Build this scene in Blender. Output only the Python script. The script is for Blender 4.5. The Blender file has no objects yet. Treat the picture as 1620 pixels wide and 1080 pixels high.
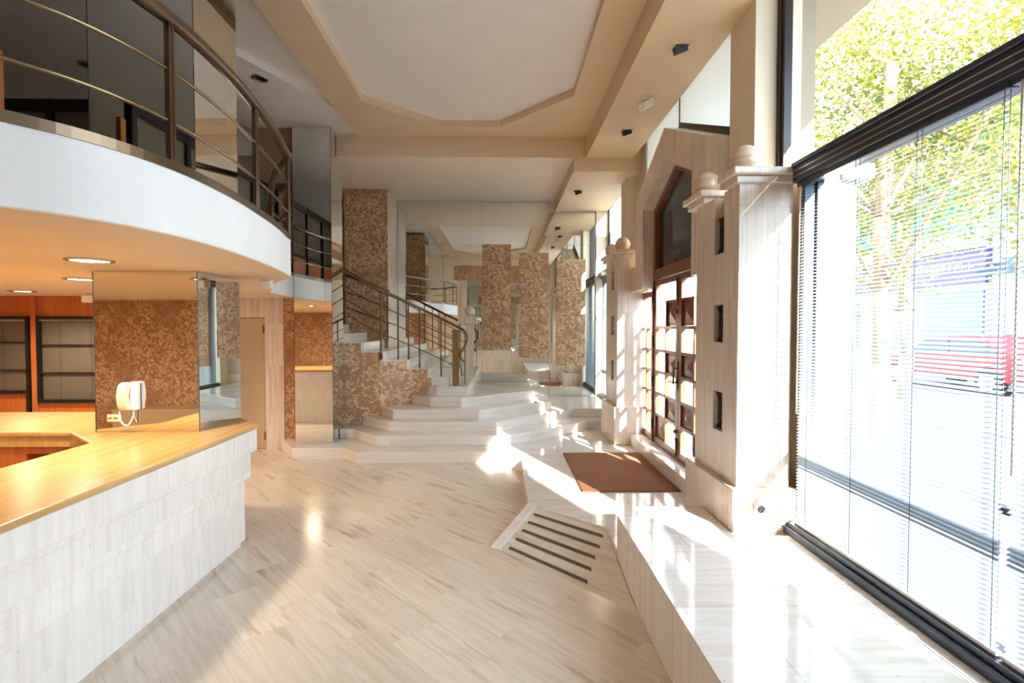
import bpy, bmesh, math, random
from mathutils import Vector, Matrix
random.seed(7)
S = bpy.context.scene
COL = S.collection
PI = math.pi

# ------------------------------------------------------------------ camera, sky, sun, exposure
cam_d = bpy.data.cameras.new('camera'); cam = bpy.data.objects.new('camera', cam_d); COL.objects.link(cam)
cam_d.sensor_width = 36.0; cam_d.lens = 800.0 / 1620.0 * 36.0; cam_d.clip_start = 0.02; cam_d.clip_end = 400
cam.location = (0, 0, 1.8)
cam.rotation_euler = (PI / 2 - math.atan(22 / 800), 0, -math.atan(17 / 800))
S.camera = cam
S.view_settings.view_transform = 'Standard'; S.view_settings.look = 'None'
S.view_settings.gamma = 1.0; S.view_settings.use_curve_mapping = False
S.view_settings.exposure = 2.3

W = bpy.data.worlds.new('sky'); S.world = W; W.use_nodes = True
wn = W.node_tree.nodes; wl = W.node_tree.links
bg = wn['Background']; bg.inputs['Color'].default_value = (0.66, 0.84, 1.0, 1); bg.inputs['Strength'].default_value = 2.2

SUN_E = math.radians(23.5)
sun_dir = Vector((-0.387 * math.cos(SUN_E), 0.922 * math.cos(SUN_E), -math.sin(SUN_E)))
sd = bpy.data.lights.new('sun', 'SUN'); sd.energy = 12.0; sd.angle = math.radians(0.6); sd.color = (1.0, 0.97, 0.91)
so = bpy.data.objects.new('sun', sd); COL.objects.link(so); so.location = (8, -14, 12)
so.rotation_euler = sun_dir.to_track_quat('-Z', 'Y').to_euler()

def portal(name, loc, sx, sy):                    # daylight portals in the window openings (no light of their own)
    d = bpy.data.lights.new(name, 'AREA'); d.shape = 'RECTANGLE'; d.size = sx; d.size_y = sy
    o = bpy.data.objects.new(name, d); COL.objects.link(o); o.location = loc
    o.rotation_euler = Vector((-1, 0, 0)).to_track_quat('-Z', 'Y').to_euler()
    d.cycles.is_portal = True
portal('window_portal', (2.34, 1.86, 2.35), 4.0, 3.2)
portal('window_portal', (2.34, 9.15, 2.35), 4.0, 2.0)

S.cycles.max_bounces = 14; S.cycles.diffuse_bounces = 8; S.cycles.glossy_bounces = 8
S.cycles.transmission_bounces = 8; S.cycles.transparent_max_bounces = 16
S.cycles.caustics_reflective = False; S.cycles.caustics_refractive = False
S.cycles.sample_clamp_indirect = 6.0; S.cycles.use_denoising = True

# ------------------------------------------------------------------ materials
def new_mat(name):
    m = bpy.data.materials.new(name); m.use_nodes = True
    return m, m.node_tree.nodes, m.node_tree.links, m.node_tree.nodes['Principled BSDF']
def srgb(r, g, b):
    f = lambda c: (c / 255 / 12.92) if c / 255 <= 0.04045 else ((c / 255 + 0.055) / 1.055) ** 2.4
    return (f(r), f(g), f(b), 1)
def paint(name, c, rough=0.6, metal=0.0, bump=0.0, spec=0.5):
    m, n, l, b = new_mat(name)
    b.inputs['Base Color'].default_value = c; b.inputs['Roughness'].default_value = rough
    b.inputs['Metallic'].default_value = metal; b.inputs['Specular IOR Level'].default_value = spec
    tc = n.new('ShaderNodeTexCoord'); t = n.new('ShaderNodeTexNoise'); t.inputs['Scale'].default_value = 3.0 if metal < .5 else 25
    l.new(tc.outputs['Object'], t.inputs['Vector'])
    mx = n.new('ShaderNodeMix'); mx.data_type = 'RGBA'; mx.blend_type = 'MULTIPLY'; mx.inputs['Factor'].default_value = 1
    r = n.new('ShaderNodeMapRange'); r.inputs['To Min'].default_value = 0.93; r.inputs['To Max'].default_value = 1.05
    l.new(t.outputs['Fac'], r.inputs['Value']); mx.inputs['A'].default_value = c
    l.new(r.outputs['Result'], mx.inputs['B']); l.new(mx.outputs['Result'], b.inputs['Base Color'])
    if bump:
        t2 = n.new('ShaderNodeTexNoise'); t2.inputs['Scale'].default_value = 60
        bp = n.new('ShaderNodeBump'); bp.inputs['Strength'].default_value = bump; bp.inputs['Distance'].default_value = .01
        l.new(tc.outputs['Object'], t2.inputs['Vector']); l.new(t2.outputs['Fac'], bp.inputs['Height']); l.new(bp.outputs['Normal'], b.inputs['Normal'])
    return m
def math_node(n, l, op, a, b=None):
    k = n.new('ShaderNodeMath'); k.operation = op
    for i, v in enumerate((a, b)):
        if v is None: continue
        if isinstance(v, (int, float)): k.inputs[i].default_value = v
        else: l.new(v, k.inputs[i])
    return k.outputs[0]
def stone(name, light, mid, dark, mode='floor', rot=0.0, tw=0.6, th=0.3, rough=0.14, vein=(1.2, 22), patch=0.35, grout=0.5, tint=0.25, pits=0.6, loc=(0, 0)):
    """travertine slabs; mode floor: veins along tile length on XY; wall: courses on (x+y, z) with upright veins; slab: courses with level veins"""
    m, n, l, b = new_mat(name)
    tc = n.new('ShaderNodeTexCoord'); sp = n.new('ShaderNodeSeparateXYZ'); l.new(tc.outputs['Object'], sp.inputs[0])
    cb = n.new('ShaderNodeCombineXYZ')
    if mode == 'floor':
        mp = n.new('ShaderNodeMapping'); mp.inputs['Rotation'].default_value = (0, 0, rot); mp.inputs['Location'].default_value = (loc[0], loc[1], 0)
        l.new(tc.outputs['Object'], mp.inputs['Vector'])
        s2 = n.new('ShaderNodeSeparateXYZ'); l.new(mp.outputs[0], s2.inputs[0])
        l.new(s2.outputs['X'], cb.inputs['X']); l.new(s2.outputs['Y'], cb.inputs['Y'])
    else:
        l.new(math_node(n, l, 'ADD', sp.outputs['X'], sp.outputs['Y']), cb.inputs['X']); l.new(sp.outputs['Z'], cb.inputs['Y'])
    br = n.new('ShaderNodeTexBrick'); l.new(cb.outputs[0], br.inputs['Vector'])
    br.inputs['Scale'].default_value = 1; br.inputs['Mortar Size'].default_value = 0.0022; br.inputs['Mortar Smooth'].default_value = 0.3
    br.inputs['Brick Width'].default_value = tw; br.inputs['Row Height'].default_value = th; br.offset = 0.37
    br.inputs['Color1'].default_value = (0, 0, 0, 1); br.inputs['Color2'].default_value = (1, 1, 1, 1); br.inputs['Mortar'].default_value = (.5, .5, .5, 1)
    bw = n.new('ShaderNodeRGBToBW'); l.new(br.outputs['Color'], bw.inputs[0])
    # veins, shifted per tile
    s3 = n.new('ShaderNodeSeparateXYZ'); l.new(cb.outputs[0], s3.inputs[0])
    c3 = n.new('ShaderNodeCombineXYZ')
    a, c = (s3.outputs['X'], s3.outputs['Y'])
    if mode == 'wall': a, c = c, a
    l.new(math_node(n, l, 'MULTIPLY', a, vein[0]), c3.inputs['X']); l.new(math_node(n, l, 'MULTIPLY', c, vein[1]), c3.inputs['Y'])
    l.new(math_node(n, l, 'MULTIPLY', bw.outputs[0], 4.0), c3.inputs['Z'])
    nz = n.new('ShaderNodeTexNoise'); nz.inputs['Scale'].default_value = 1.0; nz.inputs['Detail'].default_value = 6; nz.inputs['Roughness'].default_value = .62; nz.inputs['Distortion'].default_value = .5
    l.new(c3.outputs[0], nz.inputs['Vector'])
    rp = n.new('ShaderNodeValToRGB'); l.new(nz.outputs['Fac'], rp.inputs[0])
    e = rp.color_ramp.elements; e[0].position = .30; e[0].color = mid; e[1].position = .60; e[1].color = light
    # darker cloudy patches
    c4 = n.new('ShaderNodeCombineXYZ'); l.new(math_node(n, l, 'MULTIPLY', a, 1.6), c4.inputs['X']); l.new(math_node(n, l, 'MULTIPLY', c, 11.0), c4.inputs['Y'])
    l.new(math_node(n, l, 'MULTIPLY', bw.outputs[0], 31.0), c4.inputs['Z'])
    n2 = n.new('ShaderNodeTexNoise'); n2.inputs['Scale'].default_value = 1.0; n2.inputs['Detail'].default_value = 4; l.new(c4.outputs[0], n2.inputs['Vector'])
    r2 = n.new('ShaderNodeMapRange'); r2.inputs['From Min'].default_value = .58; r2.inputs['From Max'].default_value = .74; r2.inputs['To Max'].default_value = patch; l.new(n2.outputs['Fac'], r2.inputs['Value'])
    m1 = n.new('ShaderNodeMix'); m1.data_type = 'RGBA'; l.new(r2.outputs[0], m1.inputs['Factor']); l.new(rp.outputs[0], m1.inputs['A']); m1.inputs['B'].default_value = dark
    # tile tint
    r3 = n.new('ShaderNodeMapRange'); r3.inputs['To Min'].default_value = 1 - tint; r3.inputs['To Max'].default_value = 1.0; l.new(bw.outputs[0], r3.inputs['Value'])
    m2 = n.new('ShaderNodeMix'); m2.data_type = 'RGBA'; m2.blend_type = 'MULTIPLY'; m2.inputs['Factor'].default_value = 1; l.new(m1.outputs['Result'], m2.inputs['A']); l.new(r3.outputs[0], m2.inputs['B'])
    # pits
    n3 = n.new('ShaderNodeTexNoise'); n3.inputs['Scale'].default_value = 1; n3.inputs['Detail'].default_value = 2
    c5 = n.new('ShaderNodeCombineXYZ'); l.new(math_node(n, l, 'MULTIPLY', a, 28.0), c5.inputs['X']); l.new(math_node(n, l, 'MULTIPLY', c, 70.0), c5.inputs['Y']); l.new(c5.outputs[0], n3.inputs['Vector'])
    r4 = n.new('ShaderNodeMapRange'); r4.inputs['From Min'].default_value = .70; r4.inputs['From Max'].default_value = .76; r4.inputs['To Max'].default_value = pits; l.new(n3.outputs['Fac'], r4.inputs['Value'])
    m3 = n.new('ShaderNodeMix'); m3.data_type = 'RGBA'; l.new(r4.outputs[0], m3.inputs['Factor']); l.new(m2.outputs['Result'], m3.inputs['A']); m3.inputs['B'].default_value = tuple(v * .45 for v in dark[:3]) + (1,)
    m4 = n.new('ShaderNodeMix'); m4.data_type = 'RGBA'; l.new(math_node(n, l, 'MULTIPLY', br.outputs['Fac'], grout), m4.inputs['Factor']); l.new(m3.outputs['Result'], m4.inputs['A']); m4.inputs['B'].default_value = dark
    l.new(m4.outputs['Result'], b.inputs['Base Color'])
    b.inputs['Roughness'].default_value = rough; b.inputs['Specular IOR Level'].default_value = .5
    return m
def flake(name, base, f1, f2, scale=26):
    """wallpaper of curled bark flakes on a brown ground"""
    m, n, l, b = new_mat(name)
    tc = n.new('ShaderNodeTexCoord')
    nz = n.new('ShaderNodeTexNoise'); nz.inputs['Scale'].default_value = 9; nz.inputs['Detail'].default_value = 3; l.new(tc.outputs['Object'], nz.inputs['Vector'])
    mx = n.new('ShaderNodeMix'); mx.data_type = 'RGBA'; mx.blend_type = 'LINEAR_LIGHT'; mx.inputs['Factor'].default_value = .09
    l.new(tc.outputs['Object'], mx.inputs['A']); l.new(nz.outputs['Color'], mx.inputs['B'])
    vo = n.new('ShaderNodeTexVoronoi'); vo.inputs['Scale'].default_value = scale; l.new(mx.outputs['Result'], vo.inputs['Vector'])
    ve = n.new('ShaderNodeTexVoronoi'); ve.feature = 'DISTANCE_TO_EDGE'; ve.inputs['Scale'].default_value = scale; l.new(mx.outputs['Result'], ve.inputs['Vector'])
    sx = n.new('ShaderNodeSeparateColor'); l.new(vo.outputs['Color'], sx.inputs[0])
    r1 = n.new('ShaderNodeMapRange'); r1.inputs['From Min'].default_value = .34; r1.inputs['From Max'].default_value = .42; l.new(sx.outputs[0], r1.inputs['Value'])
    r2 = n.new('ShaderNodeMapRange'); r2.inputs['From Min'].default_value = .04; r2.inputs['From Max'].default_value = .10; l.new(ve.outputs['Distance'], r2.inputs['Value'])
    fac = math_node(n, l, 'MULTIPLY', r1.outputs[0], r2.outputs[0])
    mc = n.new('ShaderNodeMix'); mc.data_type = 'RGBA'; l.new(sx.outputs[1], mc.inputs['Factor']); mc.inputs['A'].default_value = f1; mc.inputs['B'].default_value = f2
    n4 = n.new('ShaderNodeTexNoise'); n4.inputs['Scale'].default_value = 2.2; n4.inputs['Detail'].default_value = 2; l.new(tc.outputs['Object'], n4.inputs['Vector'])
    r5 = n.new('ShaderNodeMapRange'); r5.inputs['From Min'].default_value = .36; r5.inputs['From Max'].default_value = .52; r5.inputs['To Min'].default_value = .3; l.new(n4.outputs['Fac'], r5.inputs['Value'])
    fac = math_node(n, l, 'MULTIPLY', fac, r5.outputs[0])
    m1 = n.new('ShaderNodeMix'); m1.data_type = 'RGBA'; l.new(fac, m1.inputs['Factor']); m1.inputs['A'].default_value = base; l.new(mc.outputs['Result'], m1.inputs['B'])
    l.new(m1.outputs['Result'], b.inputs['Base Color']); b.inputs['Roughness'].default_value = .42
    bp = n.new('ShaderNodeBump'); bp.inputs['Strength'].default_value = .35; bp.inputs['Distance'].default_value = .004; l.new(fac, bp.inputs['Height']); l.new(bp.outputs['Normal'], b.inputs['Normal'])
    return m
def wood(name, c1, c2, rough=.35, vert=True):
    m, n, l, b = new_mat(name)
    tc = n.new('ShaderNodeTexCoord'); mp = n.new('ShaderNodeMapping'); mp.inputs['Scale'].default_value = (9, 9, .7) if vert else (.7, 9, 9)
    l.new(tc.outputs['Object'], mp.inputs[0]); nz = n.new('ShaderNodeTexNoise'); nz.inputs['Scale'].default_value = 3; nz.inputs['Detail'].default_value = 7; nz.inputs['Distortion'].default_value = .6
    l.new(mp.outputs[0], nz.inputs[0]); rp = n.new('ShaderNodeValToRGB'); l.new(nz.outputs['Fac'], rp.inputs[0])
    rp.color_ramp.elements[0].position = .35; rp.color_ramp.elements[0].color = c1; rp.color_ramp.elements[1].position = .65; rp.color_ramp.elements[1].color = c2
    l.new(rp.outputs[0], b.inputs['Base Color']); b.inputs['Roughness'].default_value = rough
    return m
def clear_glass(name, tint=(1, 1, 1, 1), refl=.10):
    m, n, l, b = new_mat(name); n.remove(b)
    t = n.new('ShaderNodeBsdfTransparent'); t.inputs[0].default_value = tint
    g = n.new('ShaderNodeBsdfGlossy'); g.inputs['Roughness'].default_value = 0.0
    lw = n.new('ShaderNodeLayerWeight'); lw.inputs['Blend'].default_value = .5
    p5 = math_node(n, l, 'POWER', lw.outputs['Facing'], 5.0)
    mx = n.new('ShaderNodeMixShader'); l.new(math_node(n, l, 'ADD', math_node(n, l, 'MULTIPLY', p5, .7), .04), mx.inputs[0]); l.new(t.outputs[0], mx.inputs[1]); l.new(g.outputs[0], mx.inputs[2])
    l.new(mx.outputs[0], n['Material Output'].inputs[0])
    return m
def translucent(name, c, t=.5, c2=None):
    m, n, l, b = new_mat(name); n.remove(b)
    d = n.new('ShaderNodeBsdfDiffuse'); d.inputs[0].default_value = c
    k = n.new('ShaderNodeBsdfTranslucent'); k.inputs[0].default_value = c
    if c2:
        tc = n.new('ShaderNodeTexCoord'); nz = n.new('ShaderNodeTexNoise'); nz.inputs['Scale'].default_value = .9; l.new(tc.outputs['Object'], nz.inputs[0])
        r = n.new('ShaderNodeValToRGB'); r.color_ramp.elements[0].position = .4; r.color_ramp.elements[1].position = .6; r.color_ramp.elements[0].color = c; r.color_ramp.elements[1].color = c2
        l.new(nz.outputs['Fac'], r.inputs[0]); l.new(r.outputs[0], d.inputs[0]); l.new(r.outputs[0], k.inputs[0])
    mx = n.new('ShaderNodeMixShader'); mx.inputs[0].default_value = t; l.new(d.outputs[0], mx.inputs[1]); l.new(k.outputs[0], mx.inputs[2]); l.new(mx.outputs[0], n['Material Output'].inputs[0])
    return m
def lamp_mat(name, c, s):
    m, n, l, b = new_mat(name); b.inputs['Base Color'].default_value = c; b.inputs['Emission Color'].default_value = c; b.inputs['Emission Strength'].default_value = s
    return m

M = {}
LT = srgb(238, 228, 214); MD = srgb(216, 200, 180); DK = srgb(150, 122, 98)
M['floor'] = stone('travertine_floor', srgb(232, 220, 204), srgb(217, 201, 181), srgb(148, 116, 90), 'floor', rot=math.radians(46), tw=.62, th=.305, rough=.17, vein=(1.6, 34), patch=.6, tint=.13, grout=.12)
M['platform'] = stone('travertine_platform', srgb(242, 238, 234), srgb(224, 214, 204), DK, 'floor', rot=0, tw=1.2, th=.62, rough=.09, vein=(.9, 20), patch=.2, tint=.08, grout=.6)
M['step'] = stone('travertine_step', srgb(244, 240, 234), srgb(230, 222, 212), DK, 'slab', tw=1.1, th=.142, rough=.15, vein=(1.2, 26), patch=.15, tint=.08, grout=0, pits=.5)
M['marble'] = stone('travertine_wall', srgb(232, 216, 198), srgb(206, 186, 164), srgb(160, 128, 102), 'wall', tw=2.4, th=.62, rough=.22, vein=(.9, 26), patch=.25, tint=.06, grout=.35)
M['counter'] = stone('travertine_counter_front', srgb(238, 233, 228), srgb(224, 216, 208), srgb(176, 156, 138), 'wall', tw=.9, th=.205, rough=.2, vein=(1.0, 20), patch=.18, tint=.06, grout=.12)
M['countertop'] = stone('travertine_counter_top', srgb(206, 166, 108), srgb(188, 144, 84), srgb(142, 98, 54), 'floor', rot=math.radians(90), tw=9, th=9, rough=.24, vein=(.8, 24), patch=.2, tint=0, grout=0)
M['peach'] = paint('peach_paint', srgb(226, 200, 166), .65)
M['white'] = paint('white_paint', srgb(240, 238, 235), .6)
M['ceiling'] = paint('off_white_ceiling_paint', srgb(238, 232, 226), .7)
M['backceil'] = paint('warm_white_ceiling_paint', srgb(240, 224, 204), .7)
M['cream'] = paint('cream_paint', srgb(232, 216, 190), .6)
M['outercream'] = paint('outdoor_cream_render', srgb(158, 144, 122), .8)
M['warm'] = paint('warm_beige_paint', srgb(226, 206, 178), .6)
M['tan'] = paint('bulkhead_tan', srgb(158, 120, 90), .6)  # one even tan for the bulkhead, darker than the beiges around it
M['flake'] = flake('bark_flake_wallpaper', srgb(166, 122, 86), srgb(212, 172, 130), srgb(232, 202, 164), 30)
M['flake_large_sunlit'] = flake('large_sunlit_bark_flake_wallpaper', srgb(180, 138, 100), srgb(222, 184, 142), srgb(240, 214, 178), 19)  # lighter, larger-flaked copy for the stringer, with sunlight put into the colour
M['mirror'] = paint('silvered_mirror', (.86, .88, .86, 1), 0.0, 1.0)
m_, n_, l_, b_ = new_mat('mirror_glass'); b_.inputs['Metallic'].default_value = 1; b_.inputs['Roughness'].default_value = 0; b_.inputs['Base Color'].default_value = (.84, .87, .85, 1); M['mirror'] = m_
M['edge'] = paint('mirror_edge', srgb(90, 96, 92), .3, .6)
M['brass'] = paint('dark_bronze', srgb(112, 92, 72), .28, .85)
M['gold'] = paint('polished_brass', srgb(146, 126, 92), .25, .9)
M['black'] = paint('black_aluminium', srgb(28, 28, 32), .35, .3)
M['grey'] = paint('grey_anodised_frame', srgb(62, 70, 82), .35, .5)
M['darkframe'] = paint('dark_window_frame', srgb(52, 46, 48), .35, .3)
M['orange'] = wood('orange_cherry_veneer', srgb(176, 92, 38), srgb(196, 108, 48), .38)
M['mahogany'] = wood('mahogany', srgb(92, 48, 28), srgb(136, 76, 42), .3)
M['darkglass'] = paint('dark_tinted_glass', srgb(40, 45, 52), .06)
M['smoke'] = paint('grey_smoked_glass', srgb(100, 92, 80), .12)
M['glass'] = clear_glass('clear_glass')
M['opal'] = translucent('white_opal_glass', srgb(244, 242, 238), .6)
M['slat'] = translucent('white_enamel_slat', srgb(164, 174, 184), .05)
M['plastic'] = paint('white_plastic', srgb(238, 236, 228), .35)
M['ivory'] = paint('ivory_plastic', srgb(236, 222, 190), .35)
M['dark'] = paint('dark_plastic', srgb(40, 38, 38), .4)
M['mat'] = paint('brown_coir', srgb(142, 92, 62), .95, 0, .8)
M['strip'] = paint('grey_grip_tape', srgb(98, 88, 80), .9, 0, .3)
M['iron'] = paint('wrought_iron', srgb(52, 50, 54), .5, .5)
M['chrome'] = paint('chrome', srgb(190, 190, 188), .15, 1)
M['doorgrey'] = paint('beige_lacquer', srgb(190, 164, 130), .4)
M['lampwarm'] = lamp_mat('warm_lamp_glass', (1, .86, .62, 1), 14)
M['bark'] = wood('tree_bark', srgb(132, 112, 84), srgb(160, 138, 104), .9)
M['leaf'] = translucent('acacia_leaf', srgb(116, 116, 46), .5, srgb(140, 130, 60))
M['leaf2'] = translucent('plane_leaf', srgb(108, 124, 68), .5, srgb(126, 136, 76))
M['street'] = paint('pale_asphalt', srgb(104, 108, 112), .9)
M['render'] = paint('white_facade', srgb(186, 188, 186), .8)
M['teal'] = paint('teal_shutter', srgb(40, 118, 116), .5)
M['purple'] = paint('purple_sign', srgb(84, 62, 122), .5)
M['red'] = paint('red_car_paint', srgb(132, 20, 30), .25)
M['carglass'] = paint('car_window_glass', srgb(40, 52, 62), .05)
M['tyre'] = paint('rubber', srgb(30, 30, 32), .8)
M['shopglass'] = paint('shop_window_glass', srgb(96, 130, 150), .1)

# ------------------------------------------------------------------ mesh helpers
class MB:
    def __init__(self): self.bm = bmesh.new()
    def box(self, x0, x1, y0, y1, z0, z1):
        v = [self.bm.verts.new(p) for p in ((x0, y0, z0), (x1, y0, z0), (x1, y1, z0), (x0, y1, z0), (x0, y0, z1), (x1, y0, z1), (x1, y1, z1), (x0, y1, z1))]
        for f in ((3, 2, 1, 0), (4, 5, 6, 7), (0, 1, 5, 4), (1, 2, 6, 5), (2, 3, 7, 6), (3, 0, 4, 7)): self.bm.faces.new([v[i] for i in f])
        return self
    def obox(self, c, h, ax, ay, az):              # oriented box: centre, half sizes, axes
        c = Vector(c); A = [Vector(a).normalized() * s for a, s in zip((ax, ay, az), h)]
        v = [self.bm.verts.new(c + A[0] * i + A[1] * j + A[2] * k) for k in (-1, 1) for j, i in ((-1, -1), (-1, 1), (1, 1), (1, -1))]
        for f in ((3, 2, 1, 0), (4, 5, 6, 7), (0, 1, 5, 4), (1, 2, 6, 5), (2, 3, 7, 6), (3, 0, 4, 7)): self.bm.faces.new([v[i] for i in f])
        return self
    def prism(self, poly, a0, a1, axis='z'):        # polygon extruded along an axis: z -> (x,y), x -> (y,z), y -> (x,z)
        def P(p, a): return (p[0], p[1], a) if axis == 'z' else (a, p[0], p[1]) if axis == 'x' else (p[0], a, p[1])
        lo = [self.bm.verts.new(P(p, a0)) for p in poly]; hi = [self.bm.verts.new(P(p, a1)) for p in poly]
        self.bm.faces.new(lo); self.bm.faces.new(hi)
        for i in range(len(poly)): j = (i + 1) % len(poly); self.bm.faces.new((lo[i], lo[j], hi[j], hi[i]))
        return self
    def sweep(self, path, prof, closed=False, smooth=True, up=(0, 0, 1)):
        path = [Vector(p) for p in path]; rings = []
        for i, p in enumerate(path):
            t = (path[min(i + 1, len(path) - 1)] - path[max(i - 1, 0)]).normalized()
            u = Vector(up)
            if abs(t.dot(u)) > .98: u = Vector((0, 1, 0)) if abs(t.y) < .9 else Vector((1, 0, 0))
            s = t.cross(u).normalized(); u = s.cross(t).normalized()
            rings.append([self.bm.verts.new(p + s * a + u * b) for a, b in prof])
        k = len(prof)
        for r0, r1 in zip(rings, rings[1:]):
            for i in range(k):
                f = self.bm.faces.new((r0[i], r0[(i + 1) % k], r1[(i + 1) % k], r1[i])); f.smooth = smooth
        self.bm.faces.new(rings[0][::-1]); self.bm.faces.new(rings[-1])
        return self
    def tube(self, path, r, n=8): return self.sweep(path, [(r * math.cos(2 * PI * i / n), r * math.sin(2 * PI * i / n)) for i in range(n)])
    def lathe(self, prof, c=(0, 0, 0), n=24, axis='z', smooth=True):
        c = Vector(c); rings = []
        for r, h in prof:
            ring = []
            for i in range(n):
                a = 2 * PI * i / n; x, y = r * math.cos(a), r * math.sin(a)
                ring.append(self.bm.verts.new(c + Vector((x, y, h) if axis == 'z' else (h, x, y) if axis == 'x' else (x, h, y))))
            rings.append(ring)
        for r0, r1 in zip(rings, rings[1:]):
            for i in range(n): f = self.bm.faces.new((r0[i], r0[(i + 1) % n], r1[(i + 1) % n], r1[i])); f.smooth = smooth
        self.bm.faces.new(rings[0]); self.bm.faces.new(rings[-1])
        return self
    def ball(self, c, r, n=24):
        return self.lathe([(max(r * math.sin(PI * k / 14), .0004), -r * math.cos(PI * k / 14)) for k in range(15)], c, n)
    def quad(self, *p): self.bm.faces.new([self.bm.verts.new(q) for q in p]); return self
    def build(self, name, mat, parent=None, bevel=0, seg=1, o=None):
        bm = self.bm; bmesh.ops.recalc_face_normals(bm, faces=bm.faces)
        org = Vector(o) if o is not None else (parent_world(parent) if parent else Vector())
        bmesh.ops.translate(bm, verts=bm.verts, vec=-org)
        me = bpy.data.meshes.new(name); bm.to_mesh(me); bm.free(); me.materials.append(mat)
        ob = bpy.data.objects.new(name, me); COL.objects.link(ob)
        if parent: ob.parent = parent
        else: ob.location = org
        if bevel:
            md = ob.modifiers.new('bevel', 'BEVEL'); md.width = bevel; md.segments = seg; md.limit_method = 'ANGLE'; md.angle_limit = .6
        return ob
def parent_world(p):
    v = Vector()
    while p: v += p.location; p = p.parent
    return v
def thing(name, label, cat, loc, group=None):
    o = bpy.data.objects.new(name, None); o.empty_display_size = .1; COL.objects.link(o); o.location = loc
    return tag(o, label, cat, group)
def tag(o, label, cat, group=None, kind=None):
    o['label'] = label; o['category'] = cat
    if group: o['group'] = group
    if kind: o['kind'] = kind
    return o
def struct(o): o['kind'] = 'structure'; return o
def dup(root, off, label=None, group=None):
    r = root.copy(); COL.objects.link(r); r.location = root.location + Vector(off)
    if label: r['label'] = label
    if group: r['group'] = group
    for ch in list(root.children):
        c = ch.copy(); COL.objects.link(c); c.parent = r
        for g in list(ch.children): d = g.copy(); COL.objects.link(d); d.parent = c
    return r
def catmull(pts, n=6):
    pts = [Vector(p) for p in pts]; out = []
    for i in range(len(pts) - 1):
        p0, p1, p2, p3 = pts[max(i - 1, 0)], pts[i], pts[i + 1], pts[min(i + 2, len(pts) - 1)]
        for k in range(n):
            t = k / n; out.append(.5 * ((2 * p1) + (p2 - p0) * t + (2 * p0 - 5 * p1 + 4 * p2 - p3) * t * t + (3 * p1 - p0 - 3 * p2 + p3) * t ** 3))
    return out + [pts[-1]]

YF, YB, XR = -0.3, 10.1, 2.1            # rear wall behind the camera, mirror wall, facade
# ------------------------------------------------------------------ shell
struct(MB().box(-8.2, XR + .2, YF - .2, YB + .2, -.12, 0).build('floor', M['floor']))
struct(MB().box(-8.4, XR + .2, YB + .004, YB + .25, 0, 4.9).build('wall_back', M['peach']))
struct(MB().box(-8.4, -8.2, YF, YB, 0, 4.9).build('wall_left', M['warm']))
wf = MB().box(-8.4, XR + .2, YF - .2, YF, 0, 4.9); struct(wf.build('wall_front', M['cream']))
struct(MB().box(-8.2, -3.0, YF, YF + .012, 0, 2.23).build('trim_1', M['flake']))               # papered office wall
struct(MB().box(-1.9, 1.95, YF, YF + .012, 3.7, 4.29).build('trim_2', M['flake']))
struct(MB().box(-3.0, 1.95, YF, YF + .03, 0, .85).build('trim_3', M['marble']))
struct(MB().box(-1.62, -1.38, YF, YF + .05, .85, 3.7).box(1.2, 1.5, YF, YF + .05, .85, 3.7).build('trim_4', M['marble']))
# service wall with marble door surround
struct(MB().box(-8.2, -4.35, 7.03, 7.2, 0, 2.229).build('wall_service', M['orange']))
sv = MB().box(-4.35, -3.93, 7.5, 7.66, 0, 2.23).box(-3.93, -3.47, 7.5, 7.66, 1.95, 2.23).box(-3.47, -3.2, 7.5, 7.66, 0, 2.23).box(-4.35, -4.3, 7.03, 7.5, 0, 2.23)
struct(sv.build('wall_marble', M['marble']))
struct(MB().box(-3.2, -2.96, 7.52, 7.66, .151, 3.78).build('trim_5', M['flake']))

d = MB().box(-3.925, -3.475, 7.535, 7.58, .005, 1.945).build('door_1', M['doorgrey'], bevel=.004); struct(d)
for z in (1.78, .2):
    MB().lathe([(.012, z - .06), (.012, z + .06)], (-3.478, 7.527, 0), 10).box(-3.515, -3.47, 7.53, 7.536, z - .06, z + .06).build('hinge', M['gold'], d, o=None)
MB().tube([(-3.86, 7.5, 1.0), (-3.78, 7.5, 1.0)], .009).lathe([(.012, 0), (.012, .04)], (-3.86, 7.49, 1.0), 10, 'y').build('door_handle', M['chrome'], d)

# ------------------------------------------------------------------ ceiling
octo = [(-1.7, 1.9), (-1.72, 6.38), (-.86, 7.15), (-.016, 7.15), (.88, 6.17), (.89, 1.9), (0, .95), (-.86, .95)]
ceil = MB()
outer = [(-2.13, YF), (-2.13, 7.5), (1.25, 7.5), (1.25, YF)]
bm = ceil.bm
ov = [bm.verts.new((x, y, 4.6)) for x, y in outer]; iv = [bm.verts.new((x, y, 4.6)) for x, y in octo]
oe = [bm.edges.new((ov[i], ov[(i + 1) % 4])) for i in range(4)] + [bm.edges.new((iv[i], iv[(i + 1) % 8])) for i in range(8)]
bmesh.ops.triangle_fill(bm, use_beauty=True, edges=oe)
up = [bm.verts.new((x, y, 4.69)) for x, y in octo]
for i in range(8): j = (i + 1) % 8; bm.faces.new((iv[i], iv[j], up[j], up[i]))
ou = [bm.verts.new((x, y, 4.75)) for x, y in outer]
for i in range(4): j = (i + 1) % 4; bm.faces.new((ov[i], ov[j], ou[j], ou[i]))
struct(ceil.build('ceiling', M['peach']))
struct(MB().box(-2.1, 1.3, YF, 7.5, 4.69, 4.76).build('ceiling_recess', M['ceiling']))
struct(MB().box(1.25, 1.95, YF, 7.5, 4.3, 4.76).build('ceiling_right', M['peach']))
struct(MB().box(-4.6, 1.07, 7.512, YB, 4.3, 4.76).build('ceiling_back', M['backceil']))
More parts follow.
